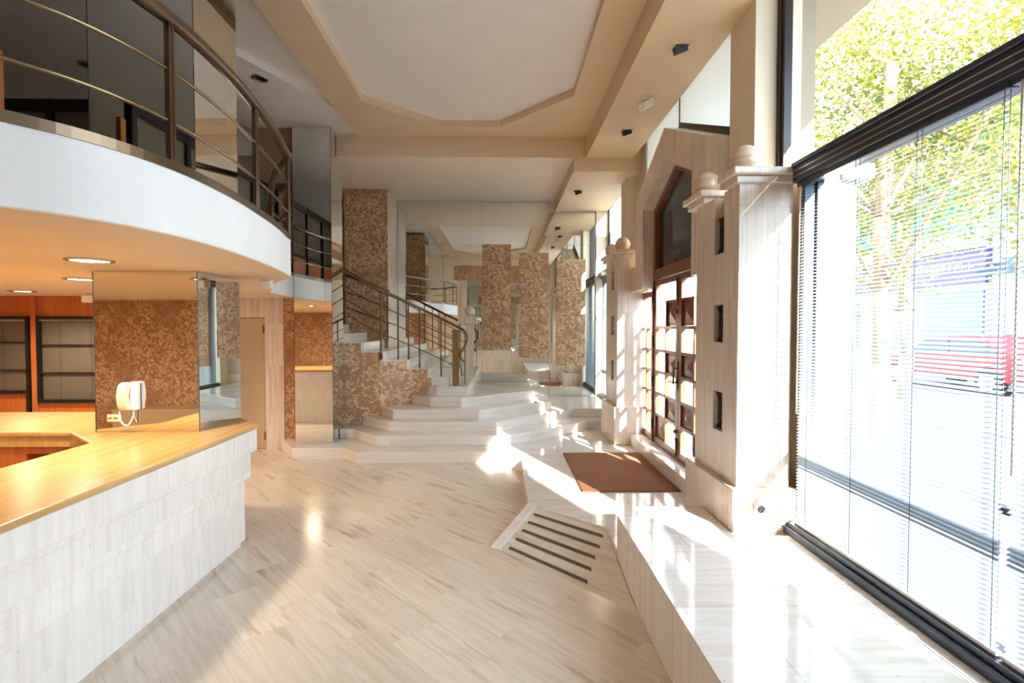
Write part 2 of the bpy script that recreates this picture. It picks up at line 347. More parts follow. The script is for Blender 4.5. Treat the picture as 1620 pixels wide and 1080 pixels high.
struct(MB().box(-2.4, 1.069, 7.5, 7.511, 4.3, 4.6).build('trim_6', M['peach']))
struct(MB().box(1.07, XR, 7.5, YB, 4.1, 4.76).build('ceiling_back_right', M['peach']))
struct(MB().box(-8.2, -2.13, YF, YB, 4.72, 4.8).build('ceiling_mezzanine', M['ceiling']))
struct(MB().prism([(-2.135, 6.7), (-2.2, 6.58), (-2.72, 5.5), (-3.6, 3.9), (-3.6, 7.9), (-2.135, 7.5)], 4.64, 4.75).build('ceiling_drop', M['ceiling']))
struct(MB().box(1.95, XR + .2, YF, 7.5, 4.6, 4.76).box(-8.4, XR + .4, YF - .2, YB + .25, 4.8, 4.9).build('ceiling_roof', M['ceiling']))
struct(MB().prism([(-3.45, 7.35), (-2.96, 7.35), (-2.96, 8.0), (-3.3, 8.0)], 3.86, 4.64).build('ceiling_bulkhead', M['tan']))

# ------------------------------------------------------------------ facade on the right
fa = MB().box(XR, XR + .2, YF, .3, 0, 4.9).box(XR, XR + .2, .3, 3.4, 0, .4).box(XR, XR + .2, .3, 3.4, 4.55, 4.9)
fa.box(XR, XR + .2, 3.88, 4.3, 0, 4.9).box(XR, XR + .2, 3.4, 3.88, 0, 2.9).box(XR, XR + .2, 3.4, 3.88, 4.55, 4.9)
fa.box(XR, XR + .2, 7.18, 8.2, 0, 4.9).box(XR, XR + .2, 8.2, YB, 0, .434).box(XR, XR + .2, 8.2, YB, 4.3, 4.9).box(XR, XR + .2, 10.0, YB, .434, 4.3)
fa.box(XR, XR + .2, 4.3, 7.18, 0, .15).box(XR, XR + .2, 4.3, 7.18, 4.6, 4.9)
struct(fa.build('wall_right', M['cream']))
struct(MB().box(1.94, XR, 3.876, 4.3, 2.96, 4.3).build('wall_right_pier', M['cream']))
struct(MB().box(1.94, XR, 7.78, 8.2, .15, 4.3).box(1.88, XR, 10.02, YB, .434, 4.1).build('wall_right_far_pier', M['cream']))

# lower glazing with transom, upper glazing set back
def window(name, y0, y1, zb, zt, zh):
    f = MB().box(1.93, 2.14, y0, y1, zb, zb + .05).box(1.955, 2.02, y0, y1, zb + .05, zb + .075)
    f.box(1.96, 2.16, y0, y1, zt - .13, zt).box(1.945, 1.96, y0, y1, zt - .03, zt)
    f.box(2.1, 2.15, y0, y0 + .05, zb + .05, zt - .13).box(2.1, 2.15, y1 - .05, y1, zb + .05, zt - .13)
    f.box(2.09, 2.14, y0, y1, zb + .62, zb + .65).box(2.025, 2.1, y1 - .03, y1, zb + .05, zt - .13)
    o = f.build(name, M['grey'], bevel=.004); struct(o)
    MB().box(1.9565, 1.96, y0, y1, zt - .062, zt - .056).box(1.9565, 1.96, y0, y1, zt - .098, zt - .090).box(1.9515, 1.955, y0, y1, zb + .055, zb + .06).build('frame_bead', M['chrome'], o)
    y2 = y1 if y1 > 5 else 3.88
    g = MB().box(2.11, 2.2, y2 - .05, y2, zt, zh).box(2.12, 2.15, y2 - .09, y2 - .05, zt, zh).box(2.11, 2.2, y0, y0 + .05, zt, zh).box(2.11, 2.2, y0 + .05, y2 - .05, zh - .05, zh)
    g.build('upper_frame', M['darkframe'], o)
    MB().quad((2.12, y0 + .04, zb + .04), (2.12, y1 - .04, zb + .04), (2.12, y1 - .04, zt - .1), (2.12, y0 + .04, zt - .1)).build('lower_pane', M['glass'], o)
    MB().quad((2.168, y0 + .04, zt), (2.168, y2 - .04, zt), (2.168, y2 - .04, zh - .04), (2.168, y0 + .04, zh - .04)).build('upper_pane', M['glass'], o)
    return o
window('window_1', .3, 3.39, .4, 2.9, 4.55)
window('window_2', 8.22, 10.0, .434, 2.9, 4.28)

def blind(y0, y1, zb, zt, label, sp=.021, tilt=28):
    t = thing('venetian_blind', label, 'blind', (2.0, (y0 + y1) / 2, zb))
    MB().box(1.975, 2.02, y0, y1, zt - .03, zt).build('headrail', M['grey'], t)
    MB().box(1.985, 2.012, y0, y1, zb, zb + .016).build('bottom_rail', M['plastic'], t)
    s = MB(); a = math.radians(tilt); w = .0125; z = zb + .03
    while z < zt - .045:
        dx, dz = w * math.cos(a), w * math.sin(a)
        p = [(2.0 - dx, z - dz), (2.0 - .1 * dx, z - .1 * dz + .0022), (2.0 + dx, z + dz)]
        for (xa, za), (xb, zb_) in zip(p, p[1:]):
            s.quad((xa, y0 + .01, za), (xb, y0 + .01, zb_), (xb, y1 - .01, zb_), (xa, y1 - .01, za))
        z += sp
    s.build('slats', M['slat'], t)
    c = MB(); y = y1 - .12
    while y > y0:
        for x in (1.988, 2.012): c.box(x - .0012, x + .0012, y - .0012, y + .0012, zb, zt - .03)
        y -= .42
    c.build('ladder_cords', M['grey'], t)
    MB().tube([(1.965, y1 - .05, zt - .03), (1.963, y1 - .05, zb + .75)], .004).build('tilt_wand', M['plastic'], t)
    return t
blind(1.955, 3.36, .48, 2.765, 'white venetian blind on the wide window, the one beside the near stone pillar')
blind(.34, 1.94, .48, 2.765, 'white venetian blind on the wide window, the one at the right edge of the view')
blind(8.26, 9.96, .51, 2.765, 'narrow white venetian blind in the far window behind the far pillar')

# opal panels above the doorway
op = thing('opal_panel', 'white opal glass panel filling the wall above the arched entrance', 'glass panel', (2.08, 5.9, 3.9))
MB().box(2.07, 2.085, 4.305, 5.88, 2.42, 4.6).build('pane', M['opal'], op)
MB().box(2.07, 2.085, 5.89, 7.77, 2.42, 4.6).build('pane', M['opal'], op)
MB().box(2.06, 2.09, 5.878, 5.892, 2.42, 4.6).build('joint', M['grey'], op)

# ------------------------------------------------------------------ raised floors
PZ = .15
Wp = [(.86, .3), (.862, 3.72), (1.0, 3.9), (1.577, 3.9), (1.577, 3.337), (2.1, 3.337), (2.1, .3)]
wp = MB().prism(Wp, 0, .4).build('window_platform', M['platform'], bevel=.006); tag(wp, 'long raised pale marble platform running along under the big window', 'platform')
Pp = [(-.105, 6.69), (.252, 6.27), (.255, 4.66), (.31, 4.615), (.858, 4.12), (.86, 3.722), (.998, 3.902), (2.1, 3.902), (2.1, YB - .01), (-.105, YB - .01)]
ep = MB().prism(Pp, 0, PZ).build('entrance_landing', M['platform'], bevel=.004); tag(ep, 'low polished marble landing in front of the wooden entrance doors', 'landing')
# ramp
rp = thing('ramp', 'short marble ramp with grip strips rising to the entrance landing', 'ramp', (.4, 4.1, 0))
b = MB().bm; r_ = MB(); r_.bm.free(); r_.bm = b
A, B_, C_, D_ = (-.016, 4.06), (.857, 3.13), (.857, 4.115), (.307, 4.612)
vs = [b.verts.new(p) for p in ((*A, 0.0005), (*B_, .0005), (*C_, .149), (*D_, .149))]; lo = [b.verts.new(p) for p in ((*A, -.01), (*B_, -.01), (*C_, -.01), (*D_, -.01))]
b.faces.new(vs); b.faces.new(lo)
for i in range(4): j = (i + 1) % 4; b.faces.new((vs[i], vs[j], lo[j], lo[i]))
M['ramp'] = stone('travertine_ramp', LT, MD, DK, 'floor', rot=math.radians(46), tw=9, th=.33, rough=.2, vein=(1.0, 18), patch=.3, tint=.05, grout=.2)
r_.build('slab', M['ramp'], rp)
Av, Bv, Cv, Dv = [Vector((*p, z)) for p, z in ((A, 0), (B_, 0), (C_, .149), (D_, .149))]
def rpt(s, t):                                  # s across from the kerb, t up the slope
    return (Av * (1 - t) + Dv * t) * (1 - s) + (Bv * (1 - t) + Cv * t) * s
for k in range(5):
    t0 = .09 + k * .187
    e_ = [.70, .74, .79, .86, .93][k]
    q = [rpt(.06, t0 - .02), rpt(e_, t0 - .02 + .0), rpt(e_, t0 + .025), rpt(.06, t0 + .025)]
    q = [p + Vector((0, 0, .0012)) for p in q]
    st = MB(); v1 = [st.bm.verts.new(p) for p in q]; v2 = [st.bm.verts.new(p + Vector((0, 0, .0025))) for p in q]
    st.bm.faces.new(v1); st.bm.faces.new(v2)
    for i in range(4): j = (i + 1) % 4; st.bm.faces.new((v1[i], v1[j], v2[j], v2[i]))
    st.build('grip_strip', M['strip'], rp)
kb = MB(); dirk = (Dv - Av).normalized(); side = Vector((-dirk.y, dirk.x, 0)).normalized()
pa = [Av + side * .075 - dirk * .02, Av - side * .015 - dirk * .02, Dv - side * .015 + dirk * .02, Dv + side * .075 + dirk * .02]
top = [kb.bm.verts.new((p.x, p.y, z)) for p, z in zip(pa, (.02, .02, .172, .172))]; bot = [kb.bm.verts.new((p.x, p.y, 0)) for p in pa]
kb.bm.faces.new(top); kb.bm.faces.new(bot)
for i in range(4): j = (i + 1) % 4; kb.bm.faces.new((top[i], top[j], bot[j], bot[i]))
kb.build('kerb', M['step'], rp, bevel=.004)

dm = MB().box(.81, 1.8, 5.0, 6.57, PZ, PZ + .014).build('doormat', M['mat'], bevel=.004, o=(1.3, 5.8, PZ)); tag(dm, 'large brown coir doormat on the landing before the entrance doors', 'doormat')
ds = MB().box(1.81, XR + .2, 4.29, 7.0, PZ, .305).build('door_step', M['step'], bevel=.005, o=(1.95, 5.6, PZ)); tag(ds, 'long marble step beneath the wooden entrance doors', 'step')

# ------------------------------------------------------------------ staircase
stc = thing('staircase', 'marble staircase fanning out at the bottom and climbing left behind the mirrored column', 'staircase', (-.8, 7.4, 0))
YE = YB - .012
steps = [
 ([(-3.23, 7.46), (-2.855, 6.93), (-2.14, 6.93), (-1.925, 6.70), (-.107, 6.69), (-.107, YE), (-3.19, YE), (-3.19, 7.5)], 0, .15),
 ([(-2.405, 7.765), (-2.405, 7.53), (-2.2, 7.525), (-1.757, 7.06), (.103, 7.04), (.88, 7.63), (1.42, 8.14), (1.575, 8.2), (1.93, 8.2), (1.93, YE), (-2.95, YE), (-2.95, 7.765)], .15, .292),
 ([(-2.95, 7.85), (-2.155, 7.85), (-1.637, 7.34), (-.066, 7.30), (1.01, 8.29), (1.193, 8.46), (1.93, 8.5), (1.93, YE), (-2.95, YE)], .292, .434),
 ([(-2.95, 7.89), (-1.877, 7.885), (-1.61, 7.535), (-.338, 7.50), (.833, 8.35), (.833, YE), (-2.95, YE)], .434, .576),
 ([(-2.95, 8.2), (-1.45, 8.18), (-1.1, 7.83), (-.61, 7.74), (.55, 8.64), (.55, YE), (-2.95, YE)], .576, .718),
 ([(-2.95, 8.2), (-1.2, 8.19), (-1.03, 8.06), (-.525, 8.07), (-.525, YE), (-2.95, YE)], .718, .86),
]
zz = .86; xs = [-.80, -1.15, -1.475, -1.80, -2.12, -2.44, -2.76, -3.08, -3.40, -3.72, -4.04]
WALL = [(-4.4, 7.83), (-2.40, 7.83), (-2.155, 7.852), (-1.877, 7.895), (-1.45, 8.185), (-1.12, 8.20), (0, 8.2)]   # plan of the papered wall under the flight
def yw(x):
    for (xa, ya), (xb, yb) in zip(WALL, WALL[1:]):
        if xa <= x <= xb: return ya + (yb - ya) * (x - xa) / (xb - xa)
for i, xk in enumerate(xs):
    z1 = min(zz + .142, 2.53)
    front = [p for p in WALL if p[0] < xk - .001] + [(xk, yw(xk))]
    if i == 0: poly = [p for p in WALL if p[0] < -1] + [(-.86, 8.2), (-.815, 8.215), (xk, 8.26), (xk, YE), (-2.05, YE), (-2.05, 9.245), (-4.4, 9.245)]
    elif xk > -2.05: poly = front + [(xk - .01, YE), (-2.05, YE), (-2.05, 9.245), (-4.4, 9.245)]
    else: poly = front + [(xk, 9.245), (-4.4, 9.245)]
    steps.append((poly, zz, z1)); zz = z1
for poly, z0, z1 in steps: MB().prism(poly, z0, z1).build('step', M['step'], stc, bevel=.004)
# papered stringer wall following the treads
br_x = sorted({-4.36, -2.40, -2.155, -1.877, -1.45, -1.13} | {x - .045 for x in xs[1:]})
sw = MB()
for xa, xb in zip(br_x, br_x[1:]):
    m_x = (xa + xb) / 2; k = sum(1 for x in xs[1:] if m_x < x - .045)
    zt_ = min(.86 + .142 * (k + 1) - .014, 2.5); zb_ = .294 if m_x < -2.155 else .436 if m_x < -1.877 else .578 if m_x < -1.45 else .72
    pl = [(xa, yw(xa) - .03), (xb, yw(xb) - .03), (xb, yw(xb) - .001), (xa, yw(xa) - .001)]
    lo = [sw.bm.verts.new((x, y, zb_)) for x, y in pl]; hi = [sw.bm.verts.new((x, y, zt_)) for x, y in pl]
    sw.bm.faces.new(lo); sw.bm.faces.new(hi)
    for i in range(4): j = (i + 1) % 4; sw.bm.faces.new((lo[i], lo[j], hi[j], hi[i]))
sw.build('stringer', M['flake_large_sunlit'], stc)

# tower wall of wallpaper with marble return
tw = thing('papered_pier', 'tall pier papered in brown bark flakes behind the stairs, pale on its right side', 'pier', (-2.4, 9.6, .86))
MB().box(-2.83, -2.055, 9.25, 9.262, .87, 4.295).build('papered_face', M['flake'], tw)
MB().box(-2.83, -2.055, 9.262, YB, .87, 4.295).build('marble_side', M['marble'], tw)

# mirrored column beside the stairs and the one on the counter
def mirror_box(parent, x0, x1, y0, y1, z0, z1, cuts, t=.006):
    zc = [z0] + cuts + [z1]
    for a, c in zip(zc, zc[1:]):
        MB().box(x0, x1, y0, y0 + t, a + .001, c - .001).build('mirror_panel', M['mirror'], parent)
        MB().box(x1 - t, x1, y0 + t, y1, a + .001, c - .001).build('mirror_panel', M['mirror'], parent)
    MB().box(x0 + .001, x1 - t - .001, y0 + t + .001, y1, z0, z1).build('core', M['flake'], parent)
    MB().box(x1 - .003, x1 + .002, y0 - .002, y0 + .003, z0, z1).box(x0 - .003, x0 + .002, y0 - .002, y0 + .003, z0, z1).build('edge_trim', M['edge'], parent)
c2 = thing('mirrored_column', 'tall mirror-clad column rising from the step left of the stairs to the ceiling', 'column', (-2.68, 7.5, PZ))
mirror_box(c2, -2.95, -2.41, 7.27, 7.76, PZ, 4.636, [2.23, 2.56, 3.6])
c1 = thing('mirrored_column', 'mirror-clad column standing on the reception counter and continuing above the gallery floor', 'column', (-2.7, 4.2, 1.0))
mirror_box(c1, -3.11, -2.325, 3.93, 4.55, 1.0, 2.229, [])
mirror_box(c1, -3.11, -2.325, 3.93, 4.55, 2.536, 4.63, [])

# mirror wall at the back, tiled in panels
mw = thing('mirror_wall', 'mirrored back wall behind the stairs and hanging panels', 'mirror', (0, YB, .2))
xc = [-2.05, -1.15, -.78, -.375, .2, .95, 1.875]
def zlow(xa, xb): return .435 if xb > 1 else .72 if xb > -.3 else .865 if xb > -.7 else 1.005
for xa, xb in zip(xc, xc[1:]):
    zl = [zlow(xa, xb)]
    ztop = 4.295 if xb < 1.0 else 4.095
    zs = [zl[0]] + [z for z in (1.3, 3.44, 3.83) if z > zl[0]] + [ztop]
    for za, zb in zip(zs, zs[1:]): MB().box(xa + .0015, xb - .0015, YB - .006, YB, za + .0015, zb - .0015).build('mirror_panel', M['mirror'], mw)
MB().box(.553, .9485, YB - .006, YB, .578, .719).box(.836, .9485, YB - .006, YB, .437, .576).build('mirror_panel', M['mirror'], mw)
MB().box(-.52, -.378, YB - .006, YB, .72, .864).build('mirror_panel', M['mirror'], mw)
for (x0, x1, z0, z1, lab) in ((-.375, .189, 1.358, 3.444, 'leftmost of the three bark-flake panels hung on the mirror wall, highest'), (.353, .937, 1.205, 3.283, 'middle of the three bark-flake panels hung on the mirror wall'), (1.097, 1.674, 1.039, 3.16, 'rightmost of the three bark-flake panels hung on the mirror wall, lowest')):
    t = thing('wall_panel', lab, 'panel', ((x0 + x1) / 2, YB, z0), 'bark-flake panels on the mirror wall')
    MB().box(x0, x1, YB - .05, YB - .042, z0, z1).build('papered_face', M['flake'], t)
    MB().box(x0 + .002, x1 - .002, YB - .042, YB - .008, z0 + .002, z1 - .002).build('backing', M['marble'], t)

# mirrors on the wall behind the viewer
rm = thing('wall_mirror', 'tall mirror strips on the marble-framed wall facing the mirror wall', 'mirror', (0, YF, .9))
for xa, xb in ((-1.37, -.8), (-.79, .2), (.21, 1.19)): MB().box(xa, xb, YF, YF + .02, .86, 3.69).build('mirror_panel', M['mirror'], rm)

# stone post with ball in front of the mirror wall
sp_ = thing('stone_post', 'slim stone newel post with a ball on top at the back of the stairs', 'post', (-.63, 9.98, .86))
MB().box(-.70, -.555, 9.93, 10.06, .862, 1.86).build('shaft', M['marble'], sp_)
MB().prism([(-.80, 1.87), (-.46, 1.87), (-.40, 1.93), (-.48, 1.96), (-.55, 2.03), (-.70, 2.03), (-.78, 1.96), (-.86, 1.93)], 9.90, 10.08, 'y').build('cap', M['marble'], sp_)
MB().ball((-.625, 9.98, 2.125), .10).build('ball', M['marble'], sp_)

# ------------------------------------------------------------------ stair railing
rl = thing('stair_railing', 'dark bronze stair railing with flat newel post climbing the stairs', 'railing', (-.735, 8.17, .86))
hr_prof = [(-.032, -.012), (-.025, -.02), (.025, -.02), (.032, -.012), (.032, .012), (.022, .022), (-.022, .022), (-.032, .012)]
hl = catmull([(-.60, 8.24, 1.745), (-.75, 8.24, 1.83), (-1.1, 8.22, 2.005), (-1.40, 8.16, 2.15), (-1.636, 8.03, 2.265), (-1.86, 7.86, 2.371), (-2.1, 7.81, 2.50), (-2.406, 7.79, 2.69)])
MB().sweep(hl, hr_prof).build('handrail', M['brass'], rl)
vol = catmull([(-.61, 8.24, 1.75), (-.575, 8.24, 1.70), (-.557, 8.24, 1.62), (-.59, 8.24, 1.51), (-.645, 8.24, 1.42), (-.67, 8.24, 1.35), (-.64, 8.24, 1.275), (-.59, 8.24, 1.25)])
MB().sweep(vol, [(-.02, -.009), (.02, -.009), (.02, .009), (-.02, .009)], smooth=False, up=(0, 1, 0)).build('volute', M['gold'], rl)
MB().box(-.79, -.685, 8.155, 8.185, .862, 1.765).build('newel_post', M['gold'], rl, bevel=.003)
MB().box(-.60, -.585, 8.235, 8.25, .862, 1.74).build('post', M['brass'], rl)
for x, y, zb, ztp in ((-.98, 8.235, 1.003, 1.93), (-1.325, 8.225, 1.145, 2.10), (-1.485, 8.13, 1.29, 2.18), (-1.64, 8.085, 1.29, 2.25), (-1.86, 7.85, 1.31, 2.36)):
    MB().box(x - .011, x + .011, y - .011, y + .011, zb, ztp).build('post', M['brass'], rl)
MB().box(-1.885, -1.835, 7.835, 7.866, 1.31, 1.40).build('bracket', M['brass'], rl)
for off in (.24, .44, .66):
    pth = [(p.x, p.y, p.z - off) for p in hl[6:]]
    x0, y0, z0 = pth[0]
    pth = [(-.69, 8.24, z0 - .22), (-.70, 8.24, z0 - .10), (-.715, 8.24, z0 - .03)] + pth[1:]
    MB().tube(catmull(pth, 2), .0085).build('rail', M['brass'], rl)
rr = thing('wall_railing', 'second bronze railing branching up beside the papered pier', 'railing', (-2.3, 9.2, 1.7))
hb = [(-2.02, 9.2, 2.45), (-2.3, 9.2, 2.56), (-2.8, 9.2, 2.75)]
MB().sweep(hb, hr_prof).build('handrail', M['brass'], rr)
for off in (.3, .58): MB().tube([(p[0], p[1], p[2] - off) for p in hb], .009).build('rail', M['brass'], rr)
MB().box(-2.06, -2.04, 9.19, 9.21, 1.573, 2.45).build('post', M['brass'], rr)

# ------------------------------------------------------------------ gallery slab, railing and glazed partition
edge_ctrl = [(-3.3, .75, 0), (-2.55, 1.12, 0), (-2.1, 1.47, 0), (-1.79, 1.85, 0), (-1.62, 2.1, 0), (-1.53, 2.45, 0), (-1.53, 2.9, 0), (-1.575, 3.3, 0), (-1.655, 3.8, 0), (-1.74, 4.15, 0), (-1.79, 4.36, 0), (-1.95, 4.6, 0), (-2.2, 5.0, 0), (-2.55, 5.7, 0), (-2.86, 6.33, 0)]
edge = [(p.x, p.y) for p in catmull(edge_ctrl, 6)] + [(-2.9, 6.6), (-2.955, 7.26)]
slab_poly = [(-8.19, YF + .02), (-4.4, YF + .02)] + edge + [(-2.96, 7.5), (-8.19, 7.5)]
mz = thing('gallery', 'curved white upper gallery projecting over the reception counter', 'balcony', (-4, 4, 2.23))
MB().prism(slab_poly, 2.236, 2.535).build('slab', M['white'], mz)
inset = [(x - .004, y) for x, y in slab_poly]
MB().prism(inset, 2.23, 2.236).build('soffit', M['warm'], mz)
MB().sweep([(x, y, 2.556) for x, y in edge], [(-.035, -.022), (.006, -.022), (.006, .022), (-.035, .022)], smooth=False).build('kerb', M['brass'], mz)
MB().box(-8.19, -3.2, 7.67, YB - .02, 2.26, 2.53).build('rear_slab', M['white'], mz)
gr = thing('gallery_railing', 'curved dark bronze railing along the edge of the upper gallery', 'railing', (-1.6, 3, 2.57))
def off_edge(z, d=.012): return [(x - d, y, z) for x, y in edge if y > 1.0]
MB().sweep(off_edge(3.24), [(-.03, -.012), (-.022, -.026), (.022, -.026), (.03, -.012), (.03, .012), (.02, .024), (-.02, .024), (-.03, .012)]).build('handrail', M['brass'], gr)
for z in (3.0, 2.765): MB().tube(off_edge(z, .015), .009).build('rail', M['gold'], gr)
def edge_at(y):
    for (xa, ya), (xb, yb) in zip(edge, edge[1:]):
        if ya <= y <= yb: return xa + (xb - xa) * (y - ya) / (yb - ya)
for y in (1.55, 2.43, 3.36, 4.30, 5.3, 6.3):
    x = edge_at(y) - .015
    MB().box(x - .012, x + .012, y - .021, y - .003, 2.578, 3.215).box(x - .012, x + .012, y + .003, y + .021, 2.578, 3.215).build('post', M['brass'] , gr)

def partition(name, label, p0, p1, z0, z1, n, rails=(.42,)):
    p0, p1 = Vector((*p0, 0)), Vector((*p1, 0)); t = thing(name, label, 'partition', ((p0 + p1) / 2 + Vector((0, 0, z0))))
    dv = (p1 - p0); L = dv.length; ax = dv.normalized(); nrm = Vector((-ax.y, ax.x, 0)); Z = Vector((0, 0, 1))
    f = MB(); H = z1 - z0
    f.obox((p0 + p1) / 2 + Z * (z1 - .05), (L / 2, .03, .05), ax, nrm, Z); f.obox((p0 + p1) / 2 + Z * (z0 + .04), (L / 2, .03, .04), ax, nrm, Z)
    for i in range(n + 1): f.obox(p0 + dv * (i / n) + Z * ((z0 + z1) / 2), (.03, .035, H / 2), ax, nrm, Z)
    for r in rails: f.obox((p0 + p1) / 2 + Z * (z0 + r), (L / 2, .022, .014), ax, nrm, Z)
    f.build('frame', M['black'], t)
    for i in range(n):
        a, c = p0 + dv * (i / n), p0 + dv * ((i + 1) / n)
        MB().obox((a + c) / 2 + Z * ((z0 + z1) / 2), (L / n / 2 - .03, .004, H / 2 - .06), ax, nrm, Z).build('pane', M['smoke'], t)
    MB().obox((p0 + p1) / 2 + Z * (z0 + .21) + nrm * .0, (L / 2 - .02, .008, .17), ax, nrm, Z).build('kick_panel', M['orange'], t)
    return t
partition('glazed_partition', 'black framed smoked glass partition on the gallery behind the mirrored columns', (-3.25, 4.6), (-3.25, 7.4), 2.536, 3.78, 4)
partition('glazed_partition', 'black framed smoked glass partition on the gallery nearest the viewer', (-3.25, .2), (-3.25, 3.3), 2.536, 3.78, 4)
partition('glazed_partition', 'black framed partition deep in the gallery left of the mirrored column', (-6.4, 4.55), (-3.3, 4.55), 2.536, 3.78, 5)
MB_ = MB().box(-3.29, -3.25, 3.36, 3.42, 2.536, 3.6).build('gallery_post', M['orange'], o=(-3.27, 3.39, 2.536)); tag(MB_, 'slim orange wooden post on the gallery at the far left', 'post')

# lights under the gallery
def downlight(x, y, z, r, label, power=30):
    t = thing('downlight', label, 'ceiling light', (x, y, z), 'round downlights in the gallery soffit')
    MB().lathe([(r, 0), (r, -.008), (r - .018, -.012), (r - .022, -.004), (r - .022, 0)], (x, y, z), 28).build('trim_ring', M['chrome'], t)
    MB().lathe([(r - .024, -.001), (r - .024, -.004)], (x, y, z), 24).build('lens', M['lampwarm'], t)
    d = bpy.data.lights.new('downlight_bulb', 'SPOT'); d.energy = power; d.color = (1, .82, .58); d.spot_size = 2.7; d.spot_blend = .6; d.shadow_soft_size = r * .7
    o = bpy.data.objects.new('downlight_bulb', d); COL.objects.link(o); o.location = (x, y, z - .03)
    return t
downlight(-2.62, 3.29, 2.23, .13, 'large round downlight in the gallery soffit nearest the counter edge')
downlight(-3.71, 4.56, 2.23, .13, 'round downlight in the gallery soffit behind the counter edge, half hidden by the mirrored column')
downlight(-5.62, 6.07, 2.23, .13, 'round downlight in the gallery soffit near the display cabinets', 40)
downlight(-5.6, 2.0, 2.23, .13, 'round downlight over the office, seen reflected in the mirrored column', 40)
sm = thing('sensor_box', 'small white box sensor under the gallery edge right of the mirrored column', 'sensor', (-2.05, 4.47, 2.23))
MB().box(-2.07, -2.03, 4.43, 4.51, 2.215, 2.23).build('bracket', M['plastic'], sm)
MB().obox((-2.05, 4.47, 2.18), (.048, .04, .036), (1, .12, 0), (-.12, 1, 0.2), (0, -.2, 1)).build('housing', M['plastic'], sm, bevel=.004)
sl = thing('spotlight', 'small white spotlight under the gallery at the left edge of the counter column', 'spotlight', (-5.2, 6.5, 2.23))
MB().box(-5.25, -5.15, 6.46, 6.54, 2.21, 2.23).build('bracket', M['plastic'], sl); MB().obox((-5.18, 6.48, 2.16), (.06, .05, .045), (1, .3, 0), (-.3, 1, 0), (0, 0, 1)).build('housing', M['plastic'], sl, bevel=.004)
for k, (x, y) in enumerate(((-4.6, 5.8), (-2.75, 5.9))):
    t = thing('downlight', ('recessed chrome downlight in the ceiling over the gallery partition', 'recessed chrome downlight in the ceiling by the gallery edge')[k], 'ceiling light', (x, y, 4.64), 'downlights in the upper ceiling')
    zc = 4.72 if k == 0 else 4.64
    MB().lathe([(.09, 0), (.09, -.01), (.06, -.014), (.055, -.002), (.055, 0)], (x, y, zc), 20).build('trim_ring', M['chrome'], t)
    MB().lathe([(.053, -.001), (.053, -.008)], (x, y, zc), 16).build('lens', M['dark'], t)

# ------------------------------------------------------------------ spotlights in the right-hand soffit
def gimbal(x, y, z, label):
    t = thing('recessed_spotlight', label, 'ceiling light', (x, y, z), 'square spotlights in the right-hand soffit')
    MB().box(x - .075, x + .075, y - .075, y - .06, z - .008, z).box(x - .075, x + .075, y + .06, y + .075, z - .008, z).box(x - .075, x - .06, y - .06, y + .06, z - .008, z).box(x + .06, x + .075, y - .06, y + .06, z - .008, z).build('trim_frame', M['cream'], t)
    MB().obox((x - .005, y - .01, z - .025), (.052, .05, .03), (1, 0, .35), (0, 1, .3), (-.35, -.3, 1)).build('lamp_head', M['iron'], t)
    return t
g1 = gimbal(1.6, 4.55, 4.3, 'square recessed spotlight with dark head, nearest the viewer on the right soffit')
gimbal(1.6, 6.47, 4.3, 'square recessed spotlight with dark head just before the ceiling drop on the right soffit')
gimbal(1.30, 8.56, 4.1, 'square recessed spotlight with dark head in the lower soffit by the mirror wall')
wl_ = thing('emergency_light', 'white tilted box light between two dark spotlights on the right soffit', 'ceiling light', (1.6, 5.6, 4.3))
MB().box(1.53, 1.67, 5.52, 5.68, 4.285, 4.3).build('base_plate', M['plastic'], wl_)
MB().obox((1.595, 5.59, 4.245), (.07, .075, .03), (1, 0, .5), (0, 1, .1), (-.5, -.1, 1)).build('housing', M['plastic'], wl_, bevel=.006)

